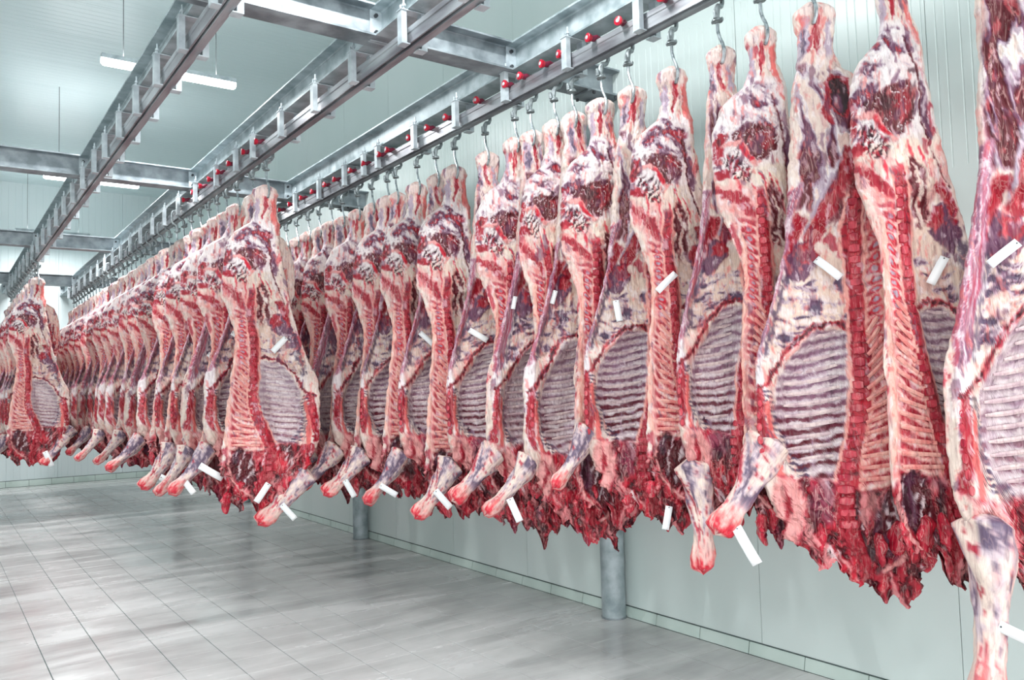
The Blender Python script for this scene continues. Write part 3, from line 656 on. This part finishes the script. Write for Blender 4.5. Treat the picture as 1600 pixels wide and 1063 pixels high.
def bone_parts(cfg, mirror, joined=False):
    """split vertebrae, feather bones, ribs and breastbone pieces: (name, mesh)"""
    out = []; rng = random.Random(cfg['seed'])
    groups = {'vertebra': [], 'feather_bone': [], 'rib': [], 'sternebra': []}
    V = 462.0
    while V < 736:
        u = np.interp(V, CHV, CHU)+rng.uniform(-.5, .5); hw = np.interp(V, CHV, CHW)*rng.uniform(.7, .9); h = rng.uniform(3.5, 4.3)
        c = [place(u+a*hw, V+b*h, cfg, mirror, o) for a, b, o in ((-1, -.8, .0), (0, -1, .003), (1, -.8, .0), (1, .8, .0), (0, 1, .003), (-1, .8, .0))]
        t = [place(u+a*hw*.82, V+b*h*.82, cfg, mirror, .003+rng.random()*.006) for a, b in ((-1, -.7), (0, -1), (1, -.7), (1, .7), (0, 1), (-1, .7))]
        mb = MB(); mb.v = [(p[0], p[1]+.006, p[2]) for p in c]+t
        mb.f = [(i, (i+1) % 6, 6+(i+1) % 6, 6+i) for i in range(6)]+[(6, 7, 8, 9, 10, 11), (5, 4, 3, 2, 1, 0)]
        groups['vertebra'].append(mb); V += 9.6
    V = 572.0
    while V < 700:
        sl = np.interp(V, [560, 610, 660, 700], [0.75, 1.1, 0.45, 0.1]); u1 = np.interp(V, CHV, CHU)-np.interp(V, CHV, CHW)-1
        n = 5; pts = []
        for i in range(n):
            f = i/(n-1); v = V-sl*f*15; u = u1+(np.interp(v, VV, LL_)+12-u1)*f
            pts.append(place(u, v, cfg, mirror, 0.001))
        mb = MB(); mb.tube(pts, [.0085, .0085, .0095, .011, .008], 6, flat=0.8); groups['feather_bone'].append(mb); V += 9.4
    for k in range(12):
        w0 = 568+9.4*(k+0.28); pts = []
        for u in np.linspace(404, 474, 8):
            v = w0+0.10*(u-410)-0.0022*(u-440)**2
            d = float(sdf(np.array([float(u)]), np.array([float(v)]), CAV)[0])
            if d > 1.5: pts.append(place(u, v, cfg, mirror, 0.0))
        if len(pts) < 3: continue
        mb = MB(); r = [.006]+[.0095]*(len(pts)-2)+[.005]; mb.tube(pts, r, 6, flat=0.7); groups['rib'].append(mb)
    for v, r_ in ((628, 2.6), (638, 2.8), (648, 3.0), (659, 3.2), (670, 3.4), (681, 3.2)):
        u = 484+3*math.sin((v-620)/20); base = [place(u+r_*.9*math.cos(a), v+r_*1.3*math.sin(a), cfg, mirror, -.004) for a in np.linspace(0, 6.283, 9)[:-1]]
        top = [place(u+r_*.7*math.cos(a), v+r_*1.05*math.sin(a), cfg, mirror, .008) for a in np.linspace(0, 6.283, 9)[:-1]]
        mb = MB(); mb.v = base+top; mb.f = [(i, (i+1) % 8, 8+(i+1) % 8, 8+i) for i in range(8)]+[tuple(range(8, 16))]
        groups['sternebra'].append(mb)
    mats = {'vertebra': 'vertebra', 'feather_bone': 'feather', 'rib': 'rib', 'sternebra': 'vertebra'}
    for nme, L in groups.items():
        if joined:
            mb = MB()
            for b in L:
                n = len(mb.v); mb.v += b.v; mb.f += [tuple(n+i for i in f) for f in b.f]
            out.append(({'vertebra': 'backbone', 'feather_bone': 'feather_bones', 'rib': 'rib_cage', 'sternebra': 'breastbone'}[nme], mb.mesh(nme, M[mats[nme]], smooth=True)))
        else:
            for b in L: out.append((nme, b.mesh(nme, M[mats[nme]], smooth=True)))
    return out
def foreleg_mesh(s):
    """from the elbow at the origin down +t; lies along -z, painted cream, grey sinew, red cut end"""
    NT, NA = 60, 36; t = np.linspace(0, 1, NT)[:, None]*np.ones((1, NA)); a = np.linspace(0, 2*np.pi, NA, endpoint=False)[None, :]*np.ones((NT, 1))
    r = np.interp(t, [0, .08, .25, .5, .72, .86, .96, 1.0], [.03, .11, .088, .060, .052, .068, .060, .0])
    el = 1+0.18*np.cos(2*a+s)+0.22*fbm(np.cos(a)*2+5, t*6+np.sin(a), s, 3); r = r*el
    nn = fbm(np.cos(a)*3+9, t*9+np.sin(a)*2, s+5, 4); r = r+0.010*nn*sm(t, 0, .1)*(1-sm(t, .97, 1))
    X = r*np.cos(a); Y = r*np.sin(a)*0.9; Z = -t*0.50-0.012*nn*sm(t, .97, 1)
    X = X+0.03*np.sin(t*3.0)
    n1 = fbm(np.cos(a)*1.6+4, t*3+np.sin(a), s+11, 3)+.3*fbm(np.cos(a)*6+4, t*30, s+12, 3); n2 = fbm(np.cos(a)*4+9, t*12+np.sin(a)*4, s+15, 4)
    col = np.empty(t.shape+(3,)); col[...] = C_['CREAM']
    def mix(c, m):
        nonlocal col; col = col*(1-m[..., None])+np.array(C_[c], float)*m[..., None]
    mix('PNK', sm(n2, 0, .4)*.7); mix('LIL', sm(n1, -.15, .2)*(1-sm(t, .62, .8))*.7); mix('NAVY', sm(n1+.4*n2, .12, .35)*(1-sm(t, .6, .75))*.8); mix('RED', sm(n2-n1, .4, .55)*.8)
    mix('PNK', sm(t+.2*n2, .62, .9)*.7); mix('SAL', sm(t+.3*n2, .8, .95)*.8); mix('BRED', sm(t+.22*n2, .9, .98)); mix('DRED', sm(t, .97, 1)*sm(n2, 0, .3)); mix('CREAM', sm(t, .975, .985)*sm(n2*.5-n1, .1, .3))
    P = np.stack([X, Y, Z], -1).reshape(-1, 3)
    i = np.arange(NT-1)[:, None]; j = np.arange(NA)[None, :]; jn = (j+1) % NA
    q = np.stack([i*NA+j, (i+1)*NA+j, (i+1)*NA+jn, i*NA+jn], -1).reshape(-1, 4)
    me = bpy.data.meshes.new('foreleg'); me.from_pydata(P.tolist(), [], q.tolist()); me.polygons.foreach_set('use_smooth', [True]*len(q))
    at = me.color_attributes.new('Col', 'FLOAT_COLOR', 'POINT')
    at.data.foreach_set('color', np.concatenate([lin(np.clip(col.reshape(-1, 3), 0, 255)), np.full((NT*NA, 1), .3)], 1).astype(np.float32).ravel())
    me.materials.append(M['flesh']); return me
def strip_mesh(s, L=0.30):
    """ragged strip of lean meat hanging down"""
    NT, NA = 26, 12; t = np.linspace(0, 1, NT)[:, None]*np.ones((1, NA)); a = np.linspace(0, 2*np.pi, NA, endpoint=False)[None, :]*np.ones((NT, 1))
    r = np.interp(t, [0, .1, .35, .65, .85, .95, 1], [.0, .05, .065, .055, .036, .022, .0])*(1+0.4*fbm(t*5+s, np.cos(a)*1.5+3, s, 3))
    X = r*np.cos(a)*1.15+0.03*fbm(t*3, t*0+s, s, 2)*t; Y = r*np.sin(a)*0.55+.02*fbm(t*3, t*0+s+4, s, 2); Z = .06-t*L
    me = bpy.data.meshes.new('neck_strip'); P = np.stack([X, Y, Z], -1).reshape(-1, 3)
    i = np.arange(NT-1)[:, None]; j = np.arange(NA)[None, :]; jn = (j+1) % NA
    q = np.stack([i*NA+j, (i+1)*NA+j, (i+1)*NA+jn, i*NA+jn], -1).reshape(-1, 4)
    me.from_pydata(P.tolist(), [], q.tolist()); me.polygons.foreach_set('use_smooth', [True]*len(q)); me.materials.append(M['lean']); return me
LEGS = [foreleg_mesh(s) for s in (3, 8, 14, 29)]
STRIPS = [strip_mesh(s, l) for s, l in ((1, .17), (2, .2), (5, .25), (9, .19), (12, .15))]

CFG = [dict(seed=11, ribdark=.15, hamw=1.0, belly=1.0, ham=.5, lobes=.22, socket=0, long=4), dict(seed=23, ribdark=.75, hamw=.95, belly=.9, ham=.8, twist=.12, lobes=-.06, socket=0, long=-16),
       dict(seed=37, ribdark=.5, hamw=1.05, belly=1.0, ham=.3, twist=-.1, lean=.03, lobes=.05, socket=0, long=6), dict(seed=58, ribdark=.9, hamw=.9, belly=.9, ham=.7, twist=.1, lobes=.0, long=-8)]
PROTO = {}
def proto(side, k, level):
    key = (side, k, level)
    if key in PROTO: return PROTO[key]
    cfg = dict(CFG[k]); mirror = side == 'R'
    if mirror: cfg['seed'] += 400; cfg['flank'] = 1
    nf, nb, nr = {2: (104, 26, 430), 1: (72, 18, 260), 0: (40, 12, 130)}[level]
    d = {'cfg': cfg, 'body': side_mesh('carcass_side', cfg, nf, nb, nr, mirror)}
    d['bones'] = bone_parts(cfg, mirror, joined=(level < 2)) if level > 0 else []
    PROTO[key] = d; return d
def carcass(side, k, level, x, y, rz, sc, leg=None, label='', group='', wide=1.0, lean=0.0, nm='beef_half'):
    p = proto(side, k, level); cfg = p['cfg']; mirror = side == 'R'
    e = empty(nm, (x, y, ZR-0.30), rz); e.scale = (min(sc, 1.0)*wide, .9, sc)
    e.rotation_euler = (0, lean, rz)
    tag(e, label, 'carcass', group)
    link('carcass_side', p['body'], e)
    for nme, me in p['bones']: link(nme, me, e)
    rng = random.Random(int(y*100)+k)
    if level > 0:
        for q in range(5 if level == 2 else 3):
            u = 356+q*(104/(5 if level == 2 else 3))+rng.uniform(-6, 6); v = 760+cfg.get('long', 0)+rng.uniform(-16, 12)-max(0, (u-420))*0.5
            P = place(u, v, cfg, mirror, -0.03)
            o = link('neck_strip', STRIPS[rng.randrange(5)], e, P, (rng.uniform(-.1, .1), rng.uniform(-.25, .25), rng.uniform(0, 6))); q_ = rng.uniform(.45, .85); o.scale = (q_*1.1, q_, q_*1.1)
    if leg is not None:
        lk, u, v, tilt, sz, yaw_ = leg     # tilt: swing from straight down towards the viewer's left
        P = place(u, v-8, cfg, mirror, -0.085)
        o = link('foreleg', LEGS[lk], e, P, (-0.30, tilt, yaw_)); o.scale = (sz*.9, sz*.9, sz)
    return e
def face(x, y, k): return -math.atan2(x, y)*k

G1, G2, G3 = 'beef halves on the right rail', 'beef halves on the middle rail', 'beef halves on the left rail'
# right row: side, variant, Y, turn towards the viewer, scale, width, foreleg, label
LEG = lambda k, t=.55, sz=.95, u=484, v=722, yw=0.0: (k, u, v, t, sz, yw)
ROW1 = [
 ('R', 0, 1.30, .86, 1.04, 0.82, LEG(0, .2, 1.38, 474, 706), 'beef half cut off by the right photo edge, thick foreleg hanging lowest of all'),
 ('L', 1, 1.67, .80, 0.98, .72, None, 'beef half with long straight split backbone facing out, first whole one from the right edge'),
 ('R', 3, 2.04, .84, 1.02, 0.95, LEG(1, .62, 1.0, 478, 664), 'beef half with wide open dark-striped rib cavity and white tag, third from the right edge'),
 ('L', 2, 2.29, .80, 0.93, .88, None, 'beef half with narrow backbone strip beside the widest rib cavity, hook hanging free above'),
 ('R', 1, 2.54, .80, 0.93, .8, LEG(2, -.02, 1.15, 474, 728), 'beef half whose foreleg hangs straight down in front of the pale wall'),
 ('L', 0, 2.84, .78, 0.92, .88, None, 'beef half hanging clear under its hook, backbone facing out, just right of the near post'),
 ('R', 3, 3.16, .78, 0.96, .9, LEG(3, .65, .85, 484, 684), 'beef half in front of the near steel post, grey-striped ribs and tag on its belly'),
 ('L', 1, 3.38, .75, 0.98, .9, None, 'beef half with dark purple ham, second backbone left of the near post'),
 ('R', 2, 3.64, .75, 1.0, .85, LEG(0, .85, .95, 484, 706), 'beef half with grey foreleg pointing left and a white tag below, left of near post'),
 ('L', 3, 3.81, .72, 0.98, .85, None, 'beef half squeezed between neighbours, third backbone left of the near post'),
 ('R', 0, 4.05, .72, 1.0, .85, LEG(1, .85, .95, 484, 698), 'beef half with raised grey foreleg, second foreleg left of the near post'),
 ('L', 2, 4.22, .70, 1.0, .9, None, 'beef half with broad ham, fourth backbone left of the near post'),
 ('R', 1, 4.57, .70, 0.98, .9, LEG(2, .7, 1.0, 482, 728), 'beef half whose pale foreleg wears a white tag, over the middle of the baseboard'),
 ('L', 0, 4.97, .68, 1.01, .95, None, 'beef half beside the bare wall gap, ham top left of the lone pale hock'),
]
LEANS = {1.30: -.05, 1.67: -.065, 2.04: -.02, 2.29: -.05, 2.84: -.04}
for i, (sd, k, y, turn, sc, wd, leg, lab) in enumerate(ROW1):
    carcass(sd, k, 2, RAILX['right'], y, face(RAILX['right'], y, turn), sc, leg, lab, G1, wd, LEANS.get(y, -.03 if sd == 'L' else 0))
y = 5.24; i = 0; rng = random.Random(4)
ys1 = [5.24, 5.53, 5.89, 6.04, 6.33, 6.62, 6.95, 7.2, 7.5, 7.78, 8.1, 8.4, 8.7, 9.0]
for i, y in enumerate(ys1):
    sd = 'RL'[i % 2]; k = rng.randrange(4)
    lab = f'beef half, {ordn(i+15)} from right edge on right rail, {"belly" if sd == "R" else "backbone"} side showing'
    carcass(sd, k, 1, RAILX['right'], y, face(RAILX['right'], y, .62), .97+.04*rng.random(), LEG(rng.randrange(4), .6+.3*rng.random(), 1.0) if sd == 'R' else None, lab, G1, .93)
ysm = [6.18, 6.5, 6.91, 7.22]
while ysm[-1] < 16.3: ysm.append(ysm[-1]+random.uniform(.27, .34))
for i, y in enumerate(ysm):
    sd = 'LR'[i % 2]; k = 0 if i == 0 else rng.randrange(4); lv = 2 if i < 2 else (1 if i < 12 else 0)
    if i == 0: lab = 'whole beef half facing the viewer, pale ribs open, nearest of the middle row'
    else: lab = f'beef half, {ordn(i+1)} from near end of middle row, {"belly" if sd == "R" else "backbone"} side showing'
    leg = LEG(2, .75, 1.1, 474, 742) if i == 0 else (LEG(rng.randrange(4), .6+.3*rng.random(), 1.0) if sd == 'R' and (i < 6 or i % 4 == 1) else None)
    carcass(sd, k, lv, RAILX['middle'], y, face(RAILX['middle'], y, 1.0 if i == 0 else .5), 1.0 if i == 0 else .94+.05*rng.random(), leg, lab, G2)
ysl = [12.25, 12.6]
while ysl[-1] < 16.3: ysl.append(ysl[-1]+random.uniform(.27, .34))
for i, y in enumerate(ysl):
    sd = 'LR'[i % 2]; lv = 1 if i < 2 else 0; k = 0 if i == 0 else rng.randrange(4)
    if i == 0: lab = 'whole beef half at the near end of the left row, pale ribs open, far left'
    else: lab = f'beef half, {ordn(i+1)} from near end of left row, mostly hidden'
    carcass(sd, k, lv, RAILX['left'], y, face(RAILX['left'], y, 1.0), .98, LEG(rng.randrange(4), .6, 1.0) if (sd == 'R' or i == 0) else None, lab, G3)
# hooks
tro = make_trolley(); first = True
def hooks(ys, rn, gname, fk=.6, turned=99):
    global first
    for i, y in enumerate(ys):
        o = tro if first else copy_tree(tro); first = False
        o.location = (RAILX[rn]-0.0, y, ZR-0.014); o.rotation_euler = (0, 0, random.uniform(-.25, .25)+(math.pi if i >= turned else 0))
        for ch in o.children:
            if ch.name.split('.')[0] == 'hook': ch.rotation_euler = (0, 0, face(RAILX[rn], y, fk)-o.rotation_euler.z)
        tag(o, f'trolley hook with red roller, {ordn(i+1)} from near end of {rn} rail', 'hook', gname)
hooks([r[2] for r in ROW1]+ys1, 'right', 'trolley hooks on the right rail', .78)
hooks(ysm, 'middle', 'trolley hooks on the middle rail', .6, 8)
hooks(ysl, 'left', 'trolley hooks on the left rail', .6, 0)
# ------------------------------------------------------------------ paper tags pinned to the meat
def tag_mesh(curl, L=0.115, W=0.034):
    v = []; f = []; n = 10
    for i in range(n+1):
        t = i/n; y = -0.006-curl*math.sin(t*2.2); z = -t*L
        for x in (-W/2, W/2): v.append((x, y, z))
        for x in (-W/2, W/2): v.append((x, y+0.0006, z))
    for i in range(n):
        a = i*4; b_ = a+4; f += [(a, b_, b_+1, a+1), (a+2, a+3, b_+3, b_+2), (a, a+2, b_+2, b_), (a+1, b_+1, b_+3, a+3)]
    f += [(0, 1, 3, 2), (n*4, n*4+2, n*4+3, n*4+1)]
    me = bpy.data.meshes.new('paper_tag'); me.from_pydata(v, [], f); me.polygons.foreach_set('use_smooth', [True]*len(f)); me.materials.append(M['tag']); return me
TM = [tag_mesh(.012), tag_mesh(.035, .13), tag_mesh(-.002, .10)]
TAGS = [
    ((3.073, 2.064, 2.115), -0.979, -0.8, 1, 1.0, 'curled white tag on the upper belly of the widest rib cavity half'),
    ((3.184, 1.577, 2.06), -1.111, 0.5, 0, 1.0, 'white tag tucked beside the first long backbone from the right edge'),
    ((3.045, 2.840, 2.154), -0.820, 0.8, 1, 1.0, 'curled white tag beside the backbone in front of the pale wall gap'),
    ((2.999, 3.237, 2.057), -0.747, -0.15, 0, 1.0, 'straight white tag hanging above the ribs over the near steel post'),
    ((2.962, 3.704, 2.161), -0.675, 0.3, 2, 0.8, 'small white tag on a flank, second one left of the near post, upper height'),
    ((2.961, 4.106, 2.17), -0.625, 0.2, 2, 0.8, 'small white tag high on a flank, third one left of the near post'),
    ((2.968, 4.658, 2.003), -0.567, -1.0, 1, 1.1, 'curled white tag pinned across a flank near the centre of the photo'),
    ((2.953, 5.313, 2.032), -0.507, -0.8, 1, 1.1, 'curled white tag on the flank just left of the photo centre'),
    ((2.247, 6.160, 2.04), -0.350, 0.75, 0, 1.3, 'white tag slanting left on the flank of the nearest middle-row half'),
    ((1.945, 6.543, 2.102), -0.289, -1.0, 0, 1.2, 'white tag peeping out left of the nearest middle-row backbone'),
    ((1.959, 7.275, 1.971), -0.263, -0.9, 0, 1.2, 'white tag on a flank a little left of the nearest middle-row half'),
    ((2.744, 2.278, 1.0), -0.878, -0.5, 1, 1.25, 'large curled white tag on the foreleg below the widest rib cavity'),
    ((2.926, 1.344, 0.765), -1.140, -1.2, 0, 1.1, 'white tag on the biggest foreleg at the bottom right corner'),
    ((2.982, 2.885, 1.0), -0.802, 0.2, 0, 1.0, 'white tag under ragged neck meat right of the near post'),
    ((2.642, 3.770, 0.99), -0.611, -0.4, 0, 1.2, 'white tag dangling from a pale foreleg left of the near post'),
    ((2.706, 4.705, 0.948), -0.522, -0.7, 0, 1.3, 'white tag across the pale foreleg above the middle of the baseboard'),
    ((2.621, 5.338, 0.939), -0.456, -1.0, 0, 1.2, 'white tag on the foreleg right of the second post'),
    ((2.635, 5.975, 0.927), -0.415, -0.5, 0, 1.3, 'white tag on the foreleg at the second post'),
    ((2.164, 6.066, 0.78), -0.343, -0.7, 0, 1.3, 'white tag at the shank tip of the nearest middle-row half'),
    ((2.092, 6.138, 0.937), -0.329, 0.6, 0, 1.4, 'white tag slanting left above the shank of the nearest middle-row half'),
    ((1.678, 6.475, 1.083), -0.254, -1.0, 1, 1.5, 'white tag on the first foreleg left of the nearest middle-row half'),
    ((1.556, 6.506, 1.0), -0.235, -0.6, 0, 1.3, 'white tag below the first foreleg left of the nearest middle-row half'),
    ((1.680, 7.795, 0.902), -0.212, -1.1, 0, 1.6, 'white tag on a foreleg in the middle of the middle row'),
    ((1.229, 12.182, 0.95), -0.101, -0.4, 0, 1.8, 'white tag low on the nearest left-row half'),
    ((1.394, 12.542, 2.175), -0.111, 1.4, 0, 1.9, 'white tag sticking out right of the nearest left-row half'),
    ((3.083, 1.273, 2.06), -1.179, 0.9, 0, 1.0, 'small white tag at the right photo edge, high up'),
]
for loc, ang, rl, k, sc, lab in TAGS:
    o = link('paper_tag', TM[k]); o.location = loc; o.scale = (sc, sc, sc)
    o.rotation_mode = 'XYZ'; o.rotation_euler = (Matrix.Rotation(ang, 3, 'Z') @ Matrix.Rotation(rl, 3, 'Y')).to_euler()
    tag(o, lab, 'tag', 'white paper tags on the meat')
    pin = MB().tube([(0, 0.02, -0.006), (0, -0.010, -0.006)], 0.003, 6).build('pin', M['dark'], o)
